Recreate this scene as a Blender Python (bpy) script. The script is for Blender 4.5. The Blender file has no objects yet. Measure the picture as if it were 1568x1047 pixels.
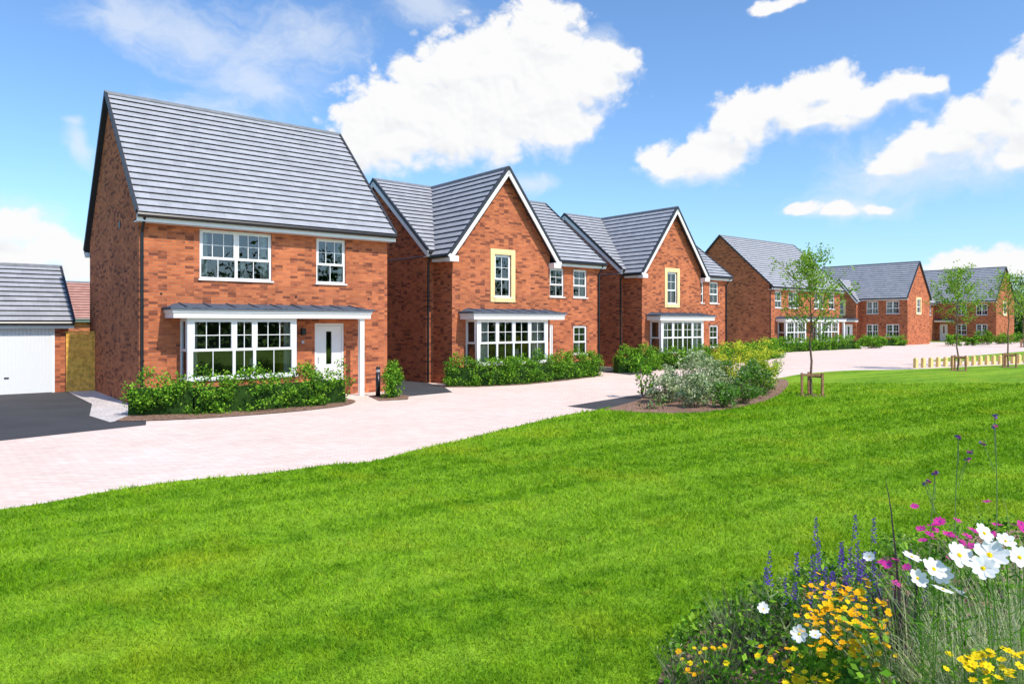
import bpy, math, random
import numpy as np
from mathutils import Vector
random.seed(7); rng=np.random.default_rng(7)
C=bpy.context; D=bpy.data
scn=C.scene
TH=math.atan2(.636,.772)
U1=Vector((math.cos(TH),math.sin(TH),0)); U2=Vector((-math.sin(TH),math.cos(TH),0))

# ------------------------------------------------------------ node helpers
def sock(nt,inp,v):
    if isinstance(v,bpy.types.NodeSocket): nt.links.new(v,inp)
    elif v is not None:
        if isinstance(v,(tuple,list)) and len(v)==3 and inp.type=='RGBA': v=(*v,1)
        inp.default_value=v
def math_(nt,op,a,b=None,c=None,clamp=False):
    n=nt.nodes.new('ShaderNodeMath'); n.operation=op; n.use_clamp=clamp
    sock(nt,n.inputs[0],a)
    if b is not None: sock(nt,n.inputs[1],b)
    if c is not None: sock(nt,n.inputs[2],c)
    return n.outputs[0]
def vmath(nt,op,a,b=None,out=0):
    n=nt.nodes.new('ShaderNodeVectorMath'); n.operation=op
    sock(nt,n.inputs[0],a)
    if b is not None: sock(nt,n.inputs[1],b)
    return n.outputs[out]
def noise(nt,vec,scale,detail=4,rough=.55,out=0,dist=0):
    n=nt.nodes.new('ShaderNodeTexNoise'); sock(nt,n.inputs['Vector'],vec)
    n.inputs['Scale'].default_value=scale; n.inputs['Detail'].default_value=detail
    n.inputs['Roughness'].default_value=rough; n.inputs['Distortion'].default_value=dist
    return n.outputs[out]
def ramp(nt,fac,stops):
    n=nt.nodes.new('ShaderNodeValToRGB'); sock(nt,n.inputs[0],fac)
    e=n.color_ramp.elements
    while len(e)<len(stops): e.new(.5)
    for i,(p,c) in enumerate(stops):
        e[i].position=p; e[i].color=(*c,1) if isinstance(c,(tuple,list)) else (c,c,c,1)
    return n.outputs[0]
def mix(nt,fac,a,b,mode='MIX'):
    n=nt.nodes.new('ShaderNodeMix'); n.data_type='RGBA'; n.blend_type=mode
    sock(nt,n.inputs[0],fac); sock(nt,n.inputs[6],a); sock(nt,n.inputs[7],b)
    return n.outputs[2]
def mapr(nt,v,a,b,c=0.,d=1.,smooth=True):
    n=nt.nodes.new('ShaderNodeMapRange'); n.interpolation_type='SMOOTHSTEP' if smooth else 'LINEAR'
    sock(nt,n.inputs[0],v)
    for i,x in enumerate((a,b,c,d)): n.inputs[i+1].default_value=x
    return n.outputs[0]
def newmat(name,col=(.5,.5,.5),rough=.7,spec=.4):
    m=D.materials.new(name); m.use_nodes=True; nt=m.node_tree
    b=nt.nodes['Principled BSDF']; b.inputs['Base Color'].default_value=(*col,1)
    b.inputs['Roughness'].default_value=rough; b.inputs['Specular IOR Level'].default_value=spec
    return m,nt,b
def bump(nt,b,h,strength=.4,dist=.01):
    n=nt.nodes.new('ShaderNodeBump'); n.inputs['Strength'].default_value=strength
    n.inputs['Distance'].default_value=dist; sock(nt,n.inputs['Height'],h)
    nt.links.new(n.outputs[0],b.inputs['Normal'])
def uvnode(nt): return nt.nodes.new('ShaderNodeTexCoord').outputs['UV']
def posn(nt): return nt.nodes.new('ShaderNodeNewGeometry').outputs['Position']
def island(nt): return nt.nodes.new('ShaderNodeNewGeometry').outputs['Random Per Island']

def simple(name,col,rough=.6,spec=.4,var=.12,sc=6):
    m,nt,b=newmat(name,col,rough,spec)
    f=noise(nt,posn(nt),sc,3)
    c=mix(nt,mapr(nt,f,.3,.7),tuple(x*(1-var) for x in col),tuple(min(1,x*(1+var)) for x in col))
    nt.links.new(c,b.inputs['Base Color']); return m

def brickmat(name,c1,c2,mortar,dark):
    m,nt,b=newmat(name,rough=.92,spec=.12)
    uv=uvnode(nt)
    t=nt.nodes.new('ShaderNodeTexBrick'); sock(nt,t.inputs['Vector'],uv)
    t.inputs['Scale'].default_value=1; t.inputs['Brick Width'].default_value=.225
    t.inputs['Row Height'].default_value=.075; t.inputs['Mortar Size'].default_value=.0055
    t.inputs['Mortar Smooth'].default_value=.1; t.inputs['Bias'].default_value=0
    sock(nt,t.inputs['Color1'],c1); sock(nt,t.inputs['Color2'],c2); sock(nt,t.inputs['Mortar'],mortar)
    mp=vmath(nt,'MULTIPLY',uv,(4.444,13.333,1))
    wn=nt.nodes.new('ShaderNodeTexWhiteNoise'); wn.noise_dimensions='2D'
    sock(nt,wn.inputs['Vector'],vmath(nt,'FLOOR',mp))
    clus=mapr(nt,noise(nt,vmath(nt,'MULTIPLY',uv,(1.2,2.4,1)),1.4,3,.6),.35,.65,-.14,.14)
    c=mix(nt,math_(nt,'MULTIPLY',mapr(nt,math_(nt,'ADD',wn.outputs[0],clus),.64,1),.8),t.outputs[0],dark)
    f=noise(nt,uv,.9,4,.6)
    c=mix(nt,1,c,ramp(nt,f,[(.3,.84),(.7,1.15)]),'MULTIPLY')
    nt.links.new(c,b.inputs['Base Color'])
    bump(nt,b,math_(nt,'SUBTRACT',1,t.outputs['Fac']),.6,.008)
    return m
def tilemat(name,c1,c2):
    m,nt,b=newmat(name,rough=.7,spec=.25)
    uv=uvnode(nt)
    t=nt.nodes.new('ShaderNodeTexBrick'); sock(nt,t.inputs['Vector'],uv)
    t.inputs['Scale'].default_value=1; t.inputs['Brick Width'].default_value=.3
    t.inputs['Row Height'].default_value=.29; t.inputs['Mortar Size'].default_value=.003
    sock(nt,t.inputs['Color1'],c1); sock(nt,t.inputs['Color2'],c2); sock(nt,t.inputs['Mortar'],tuple(x*.6 for x in c1))
    f=noise(nt,uv,2.2,4,.65)
    c=mix(nt,1,t.outputs[0],ramp(nt,f,[(.3,.88),(.7,1.10)]),'MULTIPLY')
    nt.links.new(c,b.inputs['Base Color']); return m

M={}
M['brick']=brickmat('red_brick',(.63,.19,.072),(.43,.115,.050),(.36,.225,.155),(.14,.05,.036))
M['tile']=tilemat('slate_grey_tile',(.42,.42,.445),(.355,.357,.385))
M['tilejoint']=simple('tile_edge_dark',(.03,.032,.037),.8)
M['redtile']=tilemat('red_tile',(.52,.27,.21),(.46,.22,.17))
M['verge']=simple('verge_cap',(.035,.037,.045),.5)
M['ridgetile']=simple('ridge_tile',(.20,.205,.225),.6)
M['white']=simple('white_upvc',(.84,.83,.81),.3,.5,.02)
M['black']=simple('black_plastic',(.014,.014,.016),.35,.5)
M['lead']=simple('lead_grey',(.085,.105,.14),.75,.2,.25,9)
M['cream']=simple('cream_render',(.83,.66,.33),.8,.2,.05)
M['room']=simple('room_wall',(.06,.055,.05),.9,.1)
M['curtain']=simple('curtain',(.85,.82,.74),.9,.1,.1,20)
M['wood']=simple('fence_timber',(.85,.42,.08),.8,.2,.3,9)
M['post']=simple('pale_timber',(.85,.62,.25),.8,.2,.2,14)
M['bark']=simple('bark',(.19,.135,.09),.9,.1,.3,30)
M['stake']=simple('stake_timber',(.36,.19,.11),.9,.1,.3,20)
M['metal']=simple('handle_metal',(.5,.5,.5),.3,.6)
M['hedge_core']=simple('dark_hedge_core',(.025,.06,.012),.95,.05)  # dark solid added inside the hedge leaves to block see-through
m,nt,b=newmat('garage_door_white',(.80,.80,.80),.45)
w=nt.nodes.new('ShaderNodeTexWave'); w.bands_direction='X'; w.inputs['Scale'].default_value=3.2
sock(nt,w.inputs['Vector'],uvnode(nt)); bump(nt,b,w.outputs[1],.5,.02); M['gdoor']=m
m=D.materials.new('window_glass'); m.use_nodes=True; nt=m.node_tree; nt.nodes.clear()
o=nt.nodes.new('ShaderNodeOutputMaterial'); ms=nt.nodes.new('ShaderNodeMixShader')
gl=nt.nodes.new('ShaderNodeBsdfGlossy'); gl.inputs['Roughness'].default_value=.0; gl.inputs['Color'].default_value=(.95,.97,1,1)
tr=nt.nodes.new('ShaderNodeBsdfTransparent'); tr.inputs['Color'].default_value=(.84,.88,.88,1)
fr=nt.nodes.new('ShaderNodeFresnel'); fr.inputs['IOR'].default_value=2.0
bp=nt.nodes.new('ShaderNodeBump'); bp.inputs['Strength'].default_value=.06; bp.inputs['Distance'].default_value=.02
nt.links.new(noise(nt,posn(nt),1.6,2),bp.inputs['Height']); nt.links.new(bp.outputs[0],gl.inputs['Normal'])
nt.links.new(fr.outputs[0],ms.inputs[0]); nt.links.new(tr.outputs[0],ms.inputs[1]); nt.links.new(gl.outputs[0],ms.inputs[2]); nt.links.new(ms.outputs[0],o.inputs[0])
M['glass']=m

def leafmat(name,c1,c2,trans=.3,rough=.55):
    m=D.materials.new(name); m.use_nodes=True; nt=m.node_tree
    nt.nodes.remove(nt.nodes['Principled BSDF'])
    b=nt.nodes.new('ShaderNodeBsdfDiffuse')
    c=mix(nt,island(nt),c1,c2); nt.links.new(c,b.inputs[0])
    t=nt.nodes.new('ShaderNodeBsdfTranslucent'); nt.links.new(c,t.inputs[0])
    ms=nt.nodes.new('ShaderNodeMixShader'); ms.inputs[0].default_value=trans
    nt.links.new(b.outputs[0],ms.inputs[1]); nt.links.new(t.outputs[0],ms.inputs[2])
    nt.links.new(ms.outputs[0],nt.nodes['Material Output'].inputs[0]); return m
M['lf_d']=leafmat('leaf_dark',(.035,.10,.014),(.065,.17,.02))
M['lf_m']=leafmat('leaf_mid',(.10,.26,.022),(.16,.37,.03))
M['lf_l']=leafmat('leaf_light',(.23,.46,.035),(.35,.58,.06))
M['lf_y']=leafmat('leaf_yellow',(.58,.62,.05),(.82,.78,.08))
M['lf_w']=leafmat('leaf_variegated',(.40,.48,.22),(.74,.77,.50))
M['lf_t']=leafmat('leaf_tree',(.22,.40,.04),(.40,.56,.09),.45)
M['lf_g']=leafmat('leaf_grey_green',(.19,.30,.11),(.33,.43,.20))
M['lf_far']=leafmat('leaf_far',(.03,.07,.02),(.06,.12,.03))
M['lf_pur']=leafmat('leaf_purple',(.07,.03,.045),(.18,.12,.13))
M['p_white']=leafmat('petal_white',(.86,.86,.85),(.9,.9,.89),.25)
M['p_yel']=leafmat('petal_yellow',(.88,.60,.01),(.92,.72,.03),.2)
M['p_ora']=leafmat('petal_orange',(.88,.38,.01),(.92,.52,.02),.2)
M['p_vio']=leafmat('petal_violet',(.10,.04,.36),(.24,.12,.55),.2)
M['p_mag']=leafmat('petal_magenta',(.55,.02,.25),(.75,.08,.4),.25)
M['straw']=leafmat('grass_straw',(.42,.50,.18),(.74,.74,.46),.3)
M['redstem']=leafmat('red_stem',(.45,.02,.02),(.55,.05,.04),.1)

def turfcol(nt):
    p=posn(nt)
    big=noise(nt,p,.55,3,.6); med=noise(nt,p,3.4,5,.7)
    mp=nt.nodes.new('ShaderNodeMapping'); mp.inputs['Rotation'].default_value=(0,0,math.radians(-33)); sock(nt,mp.inputs[0],p)
    st=noise(nt,vmath(nt,'MULTIPLY',mp.outputs[0],(.10,1.15,1)),1.0,3,.5)
    c=mix(nt,mapr(nt,med,.33,.67),(.11,.265,.008),(.245,.44,.016))
    c=mix(nt,math_(nt,'MULTIPLY',mapr(nt,st,.42,.60),.6),c,(.33,.53,.032))
    c=mix(nt,math_(nt,'MULTIPLY',mapr(nt,big,.50,.70),.45),c,(.40,.47,.022))
    dry=mapr(nt,noise(nt,vmath(nt,'ADD',p,(7,3,0)),1.9,4,.6),.66,.76)
    c=mix(nt,math_(nt,'MULTIPLY',dry,.45),c,(.48,.44,.06))
    return c
m,nt,b=newmat('turf',rough=.9,spec=.15); c=turfcol(nt)
f=noise(nt,posn(nt),60,3,.7); g=noise(nt,posn(nt),14,3,.7)
c=mix(nt,1,c,ramp(nt,f,[(.3,.6),(.7,1.15)]),'MULTIPLY'); c=mix(nt,1,c,ramp(nt,g,[(.3,.75),(.7,1.18)]),'MULTIPLY'); nt.links.new(c,b.inputs['Base Color'])
bump(nt,b,noise(nt,posn(nt),45,3),.7,.03); M['turf']=m
m=D.materials.new('grass_blade'); m.use_nodes=True; nt=m.node_tree; nt.nodes.remove(nt.nodes['Principled BSDF'])
b=nt.nodes.new('ShaderNodeBsdfDiffuse')
c=mix(nt,1,turfcol(nt),ramp(nt,island(nt),[(0,.60),(.85,1.3),(.97,(1.4,1.3,1.2)),(1,(2.1,1.5,2.2))]),'MULTIPLY')
nt.links.new(c,b.inputs[0])
t=nt.nodes.new('ShaderNodeBsdfTranslucent'); nt.links.new(c,t.inputs[0])
ms=nt.nodes.new('ShaderNodeMixShader'); ms.inputs[0].default_value=.35
nt.links.new(b.outputs[0],ms.inputs[1]); nt.links.new(t.outputs[0],ms.inputs[2]); nt.links.new(ms.outputs[0],nt.nodes['Material Output'].inputs[0])
M['blade']=m
m,nt,b=newmat('field',rough=.95,spec=.1)
c=ramp(nt,noise(nt,posn(nt),.3,5),[(.3,(.09,.19,.02)),(.7,(.17,.3,.04))]); nt.links.new(c,b.inputs['Base Color']); M['field']=m
m,nt,b=newmat('block_paving',rough=.88,spec=.12)
mp=nt.nodes.new('ShaderNodeMapping'); mp.inputs['Rotation'].default_value=(0,0,-TH+math.radians(45)); sock(nt,mp.inputs[0],posn(nt))
t=nt.nodes.new('ShaderNodeTexBrick'); sock(nt,t.inputs['Vector'],mp.outputs[0]); t.inputs['Scale'].default_value=1
t.inputs['Brick Width'].default_value=.2; t.inputs['Row Height'].default_value=.1; t.inputs['Mortar Size'].default_value=.004
sock(nt,t.inputs['Color1'],(.86,.67,.57)); sock(nt,t.inputs['Color2'],(.77,.58,.49)); sock(nt,t.inputs['Mortar'],(.56,.43,.37))
c=mix(nt,1,t.outputs[0],ramp(nt,noise(nt,posn(nt),.7,6,.7),[(.3,.91),(.7,1.05)]),'MULTIPLY')
c=mix(nt,mapr(nt,noise(nt,posn(nt),.22,3),.45,.7),c,mix(nt,1,c,(1.0,1.05,1.08),'MULTIPLY'))
nt.links.new(c,b.inputs['Base Color']); bump(nt,b,math_(nt,'SUBTRACT',1,t.outputs['Fac']),.4,.004); M['paving']=m
def speckle(name,a,bb,sc,rough=.9,bd=.01):
    m,nt,b=newmat(name,rough=rough,spec=.2)
    f=noise(nt,posn(nt),sc,4,.7); g=noise(nt,posn(nt),.8,4)
    c=mix(nt,mapr(nt,f,.35,.65),a,bb); c=mix(nt,1,c,ramp(nt,g,[(.3,.85),(.7,1.12)]),'MULTIPLY')
    nt.links.new(c,b.inputs['Base Color']); bump(nt,b,f,.6,bd); return m
M['asphalt']=speckle('asphalt',(.045,.045,.048),(.095,.094,.098),90)
M['gravel']=speckle('gravel',(.42,.36,.34),(.88,.80,.76),35,bd=.03)
M['mulch']=speckle('bark_mulch',(.08,.04,.025),(.46,.28,.19),24,bd=.05)

# ------------------------------------------------------------ mesh helpers
def link(o,parent=None):
    scn.collection.objects.link(o)
    if parent: o.parent=parent
    return o
def empty(name,loc=(0,0,0),rz=0):
    e=D.objects.new(name,None); e.location=loc; e.rotation_euler=(0,0,rz); e.empty_display_size=.3
    return link(e)
class MB:
    def __init__(s): s.v=[]; s.f=[]; s.m=[]
    def poly(s,pts,m=0):
        n=len(s.v); s.v+=[tuple(p) for p in pts]; s.f.append(tuple(range(n,n+len(pts)))); s.m.append(m)
    def hexa(s,p,m=0):
        n=len(s.v); s.v+=[tuple(q) for q in p]
        for f in ((3,2,1,0),(4,5,6,7),(0,1,5,4),(1,2,6,5),(2,3,7,6),(3,0,4,7)):
            s.f.append(tuple(n+i for i in f)); s.m.append(m)
    def box(s,x0,x1,y0,y1,z0,z1,m=0):
        s.hexa([(x0,y0,z0),(x1,y0,z0),(x1,y1,z0),(x0,y1,z0),(x0,y0,z1),(x1,y0,z1),(x1,y1,z1),(x0,y1,z1)],m)
    def beam(s,a,b,w,h,m=0,up=(0,0,1)):
        a=Vector(a); b=Vector(b); d=(b-a).normalized(); upv=Vector(up)
        sd=d.cross(upv).normalized()*w/2; u=sd.cross(d).normalized()*h/2
        s.hexa([a-sd-u,a+sd-u,b+sd-u,b-sd-u,a-sd+u,a+sd+u,b+sd+u,b-sd+u],m)
    def cyl(s,a,b,r0,r1=None,n=8,m=0,cap=True):
        if r1 is None: r1=r0
        a=Vector(a); b=Vector(b); d=(b-a).normalized()
        x=d.orthogonal().normalized(); y=d.cross(x); k=len(s.v)
        for c,r in ((a,r0),(b,r1)):
            for i in range(n):
                t=2*math.pi*i/n; s.v.append(tuple(c+x*r*math.cos(t)+y*r*math.sin(t)))
        for i in range(n):
            j=(i+1)%n; s.f.append((k+i,k+j,k+n+j,k+n+i)); s.m.append(m)
        if cap:
            s.f.append(tuple(k+n+i for i in range(n))); s.m.append(m)
            s.f.append(tuple(k+n-1-i for i in range(n))); s.m.append(m)
    def obj(s,name,mats,parent=None,smooth=False,bevel=0):
        me=D.meshes.new(name); me.from_pydata(s.v,[],s.f); me.update()
        for mm in mats: me.materials.append(M[mm])
        me.polygons.foreach_set('material_index',s.m)
        uvl=me.uv_layers.new(name='UVMap'); uv=[0]*(len(me.loops)*2)
        for p in me.polygons:
            n=p.normal
            if abs(n.z)>.95: t=Vector((1,0,0)); bt=Vector((0,1,0))
            else:
                t=Vector((0,0,1)).cross(n).normalized(); bt=n.cross(t).normalized()
                if abs(t.x)>abs(t.y) and t.x<0 or abs(t.y)>abs(t.x) and t.y<0: t=-t
                if bt.z<0: bt=-bt
            for li in p.loop_indices:
                co=me.vertices[me.loops[li].vertex_index].co
                uv[2*li]=co.dot(t); uv[2*li+1]=co.dot(bt)
        uvl.data.foreach_set('uv',uv)
        if smooth: me.polygons.foreach_set('use_smooth',[True]*len(me.polygons))
        o=D.objects.new(name,me); link(o,parent)
        if bevel:
            bv=o.modifiers.new('b','BEVEL'); bv.width=bevel; bv.segments=2; bv.limit_method='ANGLE'
        return o
def npmesh(name,verts,k,midx,mats,parent=None):
    nf=len(verts)//k; me=D.meshes.new(name)
    me.vertices.add(len(verts)); me.vertices.foreach_set('co',verts.astype(np.float32).ravel())
    me.loops.add(len(verts)); me.loops.foreach_set('vertex_index',np.arange(len(verts),dtype=np.int32))
    me.polygons.add(nf); me.polygons.foreach_set('loop_start',np.arange(0,nf*k,k,dtype=np.int32))
    me.polygons.foreach_set('material_index',np.asarray(midx,dtype=np.int32))
    for mm in mats: me.materials.append(M[mm])
    me.update(calc_edges=True); me.validate()
    return link(D.objects.new(name,me),parent)
def unit(a): return a/np.maximum(np.linalg.norm(a,axis=1,keepdims=True),1e-9)
def leafverts(c,size,asp=.55,upbias=.3,dirs=None):
    n=len(c); nr=rng.normal(size=(n,3)); nr[:,2]+=upbias*1.5; nr=unit(nr)
    t=rng.normal(size=(n,3)) if dirs is None else dirs+rng.normal(size=(n,3))*.35
    t=unit(t-nr*np.sum(t*nr,1,keepdims=True)); b=np.cross(nr,t); s=np.asarray(size).reshape(-1,1)
    v=np.stack([c-t*s*.5,c+b*s*asp*.5+t*s*.05+nr*s*.06,c+t*s*.5,c-b*s*asp*.5+t*s*.05+nr*s*.06],1)
    return v.reshape(-1,3)
def leafcloud(name,centres,sig,per,size,mats,probs_low,probs_hi,parent=None,upbias=.3,asp=.55,zsq=.8):
    centres=np.asarray(centres); n=len(centres)*per
    cc=np.repeat(centres,per,0); off=rng.normal(size=(n,3)); off=off/np.maximum(1,np.linalg.norm(off,axis=1,keepdims=True)/1.9)
    c=cc+off*np.array([sig,sig,sig*zsq]); c[:,2]=np.maximum(c[:,2],.02)
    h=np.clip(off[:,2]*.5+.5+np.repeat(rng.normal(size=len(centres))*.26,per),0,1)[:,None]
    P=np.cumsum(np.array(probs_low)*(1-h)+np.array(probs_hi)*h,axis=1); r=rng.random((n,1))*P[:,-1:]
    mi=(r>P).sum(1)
    sz=size*rng.uniform(.65,1.3,n)
    return npmesh(name,leafverts(c,sz,asp,upbias),4,np.clip(mi,0,len(mats)-1),mats,parent)

def inpoly(x,y,poly):
    res=np.zeros(x.shape,bool); n=len(poly); j=n-1
    for i in range(n):
        xi,yi=poly[i][:2]; xj,yj=poly[j][:2]
        c=((yi>y)!=(yj>y))&(x<(xj-xi)*(y-yi)/((yj-yi) if yj!=yi else 1e-9)+xi)
        res^=c; j=i
    return res
def smooth_path(pts,n=8):
    P=[Vector((*p,0)) for p in pts]; out=[]
    for i in range(len(P)-1):
        p0=P[max(i-1,0)];p1=P[i];p2=P[i+1];p3=P[min(i+2,len(P)-1)]
        for k in range(n):
            t=k/n
            q=.5*((2*p1)+(p2-p0)*t+(2*p0-5*p1+4*p2-p3)*t*t+(3*p1-p0-3*p2+p3)*t**3)
            out.append((q.x,q.y))
    out.append(tuple(pts[-1])); return out
def sheet(name,poly,z,mat):
    import mathutils, bmesh
    tris=mathutils.geometry.tessellate_polygon([[Vector((*p,0)) for p in poly]])
    me=D.meshes.new(name); me.from_pydata([(p[0],p[1],z) for p in poly],[],[tuple(t) for t in tris]); me.update()
    bm=bmesh.new(); bm.from_mesh(me)
    for f in bm.faces:
        f.normal_update()
        if f.normal.z<0: f.normal_flip()
    bm.to_mesh(me); bm.free()
    me.materials.append(M[mat]); return link(D.objects.new(name,me))

# ------------------------------------------------------------ house parts
class House:
    def __init__(s,name,loc,rz,tile='tile'):
        s.e=empty(name,(loc[0],loc[1],0),rz); s.tile=tile
        s.w=MB(); s.r=MB(); s.t=MB(); s.g=MB(); s.fr=MB(); s.i=MB(); s.k=0
    def wall(s,o,d,top,holes=(),rev=.10):
        o=Vector((*o,0)); d=Vector((*d,0)); nin=Vector((-d.y,d.x,0))
        P=lambda a,z,dd=0:o+d*a+nin*dd+Vector((0,0,z))
        xs=sorted(set([p[0] for p in top]+[h[0] for h in holes]+[h[1] for h in holes]))
        def tz(x):
            for (a,za),(b,zb) in zip(top,top[1:]):
                if a-1e-6<=x<=b+1e-6: return za+(zb-za)*(x-a)/(b-a)
        for a,b in zip(xs,xs[1:]):
            hs=sorted([h for h in holes if h[0]<=a+1e-6 and h[1]>=b-1e-6],key=lambda h:h[2]); z=-.05
            for h in hs:
                if h[2]>z+1e-4: s.w.poly([P(a,z),P(b,z),P(b,h[2]),P(a,h[2])])
                z=h[3]
            s.w.poly([P(a,z),P(b,z),P(b,tz(b)),P(a,tz(a))])
        for h in holes:
            a,b,z0,z1=h[:4]
            for q in ([P(a,z0),P(a,z0,rev),P(a,z1,rev),P(a,z1)],[P(b,z0),P(b,z1),P(b,z1,rev),P(b,z0,rev)],[P(a,z1),P(a,z1,rev),P(b,z1,rev),P(b,z1)],[P(a,z0),P(b,z0),P(b,z0,rev),P(a,z0,rev)]):
                s.w.poly(q)
        return P
    def bx(s,mb,P,a,b,z0,z1,d0,d1,m=0):
        mb.hexa([P(a,z0,d0),P(b,z0,d0),P(b,z0,d1),P(a,z0,d1),P(a,z1,d0),P(b,z1,d0),P(b,z1,d1),P(a,z1,d1)],m)
    def window(s,P,a,b,z0,z1,cols=(1,1),tr=.42,bars=True,curt=True,d=.05,sill=True,fw=.055,inside=True):
        B=lambda *q:s.bx(s.fr,P,*q)
        B(a,a+fw,z0,z1,d,d+.07);B(b-fw,b,z0,z1,d,d+.07);B(a+fw,b-fw,z0,z0+fw,d,d+.07);B(a+fw,b-fw,z1-fw,z1,d,d+.07)
        if sill: B(a-.04,b+.04,z0-.045,z0-.002,-.05,d+.02)
        W=b-a-2*fw; tot=sum(cols); x=a+fw; zt=z0+fw+(z1-z0-2*fw)*tr
        for i,c in enumerate(cols):
            x1=x+W*c/tot
            if i<len(cols)-1: B(x1-.04,x1+.04,z0+fw,z1-fw,d+.004,d+.066)
            l=x+(.04 if i else 0); r=x1-(.04 if i<len(cols)-1 else 0)
            B(l,r,zt-.035,zt+.035,d+.008,d+.062)
            for q in ((l,l+.035,zt+.035,z1-fw),(r-.035,r,zt+.035,z1-fw),(l+.035,r-.035,z1-fw-.035,z1-fw)): B(*q,d-.008,d+.05)
            if bars:
                nb=3 if (r-l)>.78 else 2; zm=(zt+z1-fw)/2; xs=[l+(r-l)*q/nb for q in range(1,nb)]
                for mid in xs:
                    B(mid-.010,mid+.010,zt+.035,z1-fw-.035,d+.02,d+.046)
                B((l+r)/2-.010,(l+r)/2+.010,z0+fw,zt-.035,d+.02,d+.046)
                B(l+.035,r-.035,zm-.010,zm+.010,d+.0225,d+.0435)
            x=x1
        s.g.poly([P(a+.01,z0+.01,d+.035),P(b-.01,z0+.01,d+.035),P(b-.01,z1-.01,d+.035),P(a+.01,z1-.01,d+.035)])
        if not inside: return
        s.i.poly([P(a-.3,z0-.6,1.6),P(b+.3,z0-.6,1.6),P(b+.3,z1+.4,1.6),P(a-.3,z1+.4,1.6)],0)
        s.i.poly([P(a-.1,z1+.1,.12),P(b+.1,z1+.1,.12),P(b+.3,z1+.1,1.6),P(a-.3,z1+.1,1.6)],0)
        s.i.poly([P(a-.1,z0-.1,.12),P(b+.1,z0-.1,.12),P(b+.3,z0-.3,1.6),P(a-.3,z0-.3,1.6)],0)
        if curt:
            s.k+=1; cw=(b-a)*(.08+.05*((s.k*7)%3))
            for (l,r) in ((a,a+cw),(b-cw,b)):
                n=8
                for q in range(n):
                    u0=l+(r-l)*q/n;u1=l+(r-l)*(q+1)/n; da=.2+.05*(q%2); db=.2+.05*((q+1)%2)
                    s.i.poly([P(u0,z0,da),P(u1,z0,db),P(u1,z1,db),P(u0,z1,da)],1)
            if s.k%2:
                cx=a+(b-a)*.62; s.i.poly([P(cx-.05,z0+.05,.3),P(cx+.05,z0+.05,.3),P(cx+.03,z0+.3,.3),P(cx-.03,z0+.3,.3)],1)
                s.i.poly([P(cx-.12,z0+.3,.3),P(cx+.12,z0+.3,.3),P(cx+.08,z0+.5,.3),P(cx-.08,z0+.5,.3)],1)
    def door(s,P,a,b,z1):
        B=lambda mb,*q:s.bx(mb,P,*q)
        B(s.fr,a,a+.07,0.02,z1,.03,.1);B(s.fr,b-.07,b,0.02,z1,.03,.1);B(s.fr,a+.07,b-.07,z1-.07,z1,.03,.1)
        l,r=a+.07,b-.07; c=(l+r)/2
        B(s.fr,l+.006,c-.09,.05,z1-.076,.055,.095);B(s.fr,c+.09,r-.006,.05,z1-.076,.055,.095);B(s.fr,c-.09,c+.09,.05,.95,.055,.095);B(s.fr,c-.09,c+.09,z1-.25,z1-.076,.055,.095)
        for zz in (.35,):
            B(s.fr,l+.1,r-.1,zz,zz+.03,.048,.056); B(s.fr,l+.1,r-.1,zz+.4,zz+.43,.048,.056)
        s.g.poly([P(c-.09,.95,.08),P(c+.09,.95,.08),P(c+.09,z1-.25,.08),P(c-.09,z1-.25,.08)])
        s.i.poly([P(a,0,.5),P(b,0,.5),P(b,z1,.5),P(a,z1,.5)],0)
        B(s.t,l+.05,l+.09,1.0,1.18,.02,.055,3); B(s.t,a,b,-.02,.05,-.03,.12,3)
    def plane(s,a,b,c,d,step=.29):
        a,b,c,d=map(Vector,(a,b,c,d)); n=(b-a).cross(d-a).normalized()
        if n.z<0: n=-n
        L=((d-a).length+(c-b).length)/2; k=max(3,round(L/step))
        for i in range(k):
            v0=i/k;v1=(i+1)/k
            p0=a.lerp(d,v0);p1=b.lerp(c,v0);q0=a.lerp(d,v1);q1=b.lerp(c,v1)
            s.r.poly([p0+n*.055,p1+n*.055,q1+n*.008,q0+n*.008],0)
            s.r.poly([p0+n*.0,p1+n*.0,p1+n*.055,p0+n*.055],1)
        s.r.hexa([a-n*.05,b-n*.05,c-n*.05,d-n*.05,a-n*.003,b-n*.003,c-n*.003,d-n*.003],1)
        return n
    def verge(s,e,r,barge=True):
        e=Vector(e);r=Vector(r)
        s.t.beam(e+Vector((0,0,.03)),r+Vector((0,0,.03)),.07,.11,1)
        if barge: s.t.beam(e-Vector((0,0,.13)),r-Vector((0,0,.13)),.045,.2,0)
    def ridge(s,a,b):
        s.t.cyl(Vector(a)+Vector((0,0,-.03)),Vector(b)+Vector((0,0,-.03)),.09,None,10,4)
    def eave(s,a,b,inward,dep=.3):
        a=Vector(a);b=Vector(b);iv=Vector(inward)
        s.t.beam(a+iv*.04-Vector((0,0,.13)),b+iv*.04-Vector((0,0,.13)),.03,.17,0)
        s.t.beam(a+iv*(dep/2+.03)-Vector((0,0,.205)),b+iv*(dep/2+.03)-Vector((0,0,.205)),dep,.02,0)
        s.t.cyl(a-iv*.035-Vector((0,0,.05)),b-iv*.035-Vector((0,0,.05)),.065,None,8,2)
    def pipe(s,x,y,z,dx=0,dy=-.28):
        s.t.cyl((x+dx,y+dy,z),(x,y-.06,z-.35),.038,None,8,2); s.t.cyl((x,y-.06,z-.33),(x,y-.06,0.02),.038,None,8,2)
        for zz in (1.2,2.6,3.9):
            if zz<z-.5: s.t.cyl((x,y-.06,zz),(x,y-.06,zz+.05),.05,None,8,2)
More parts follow.
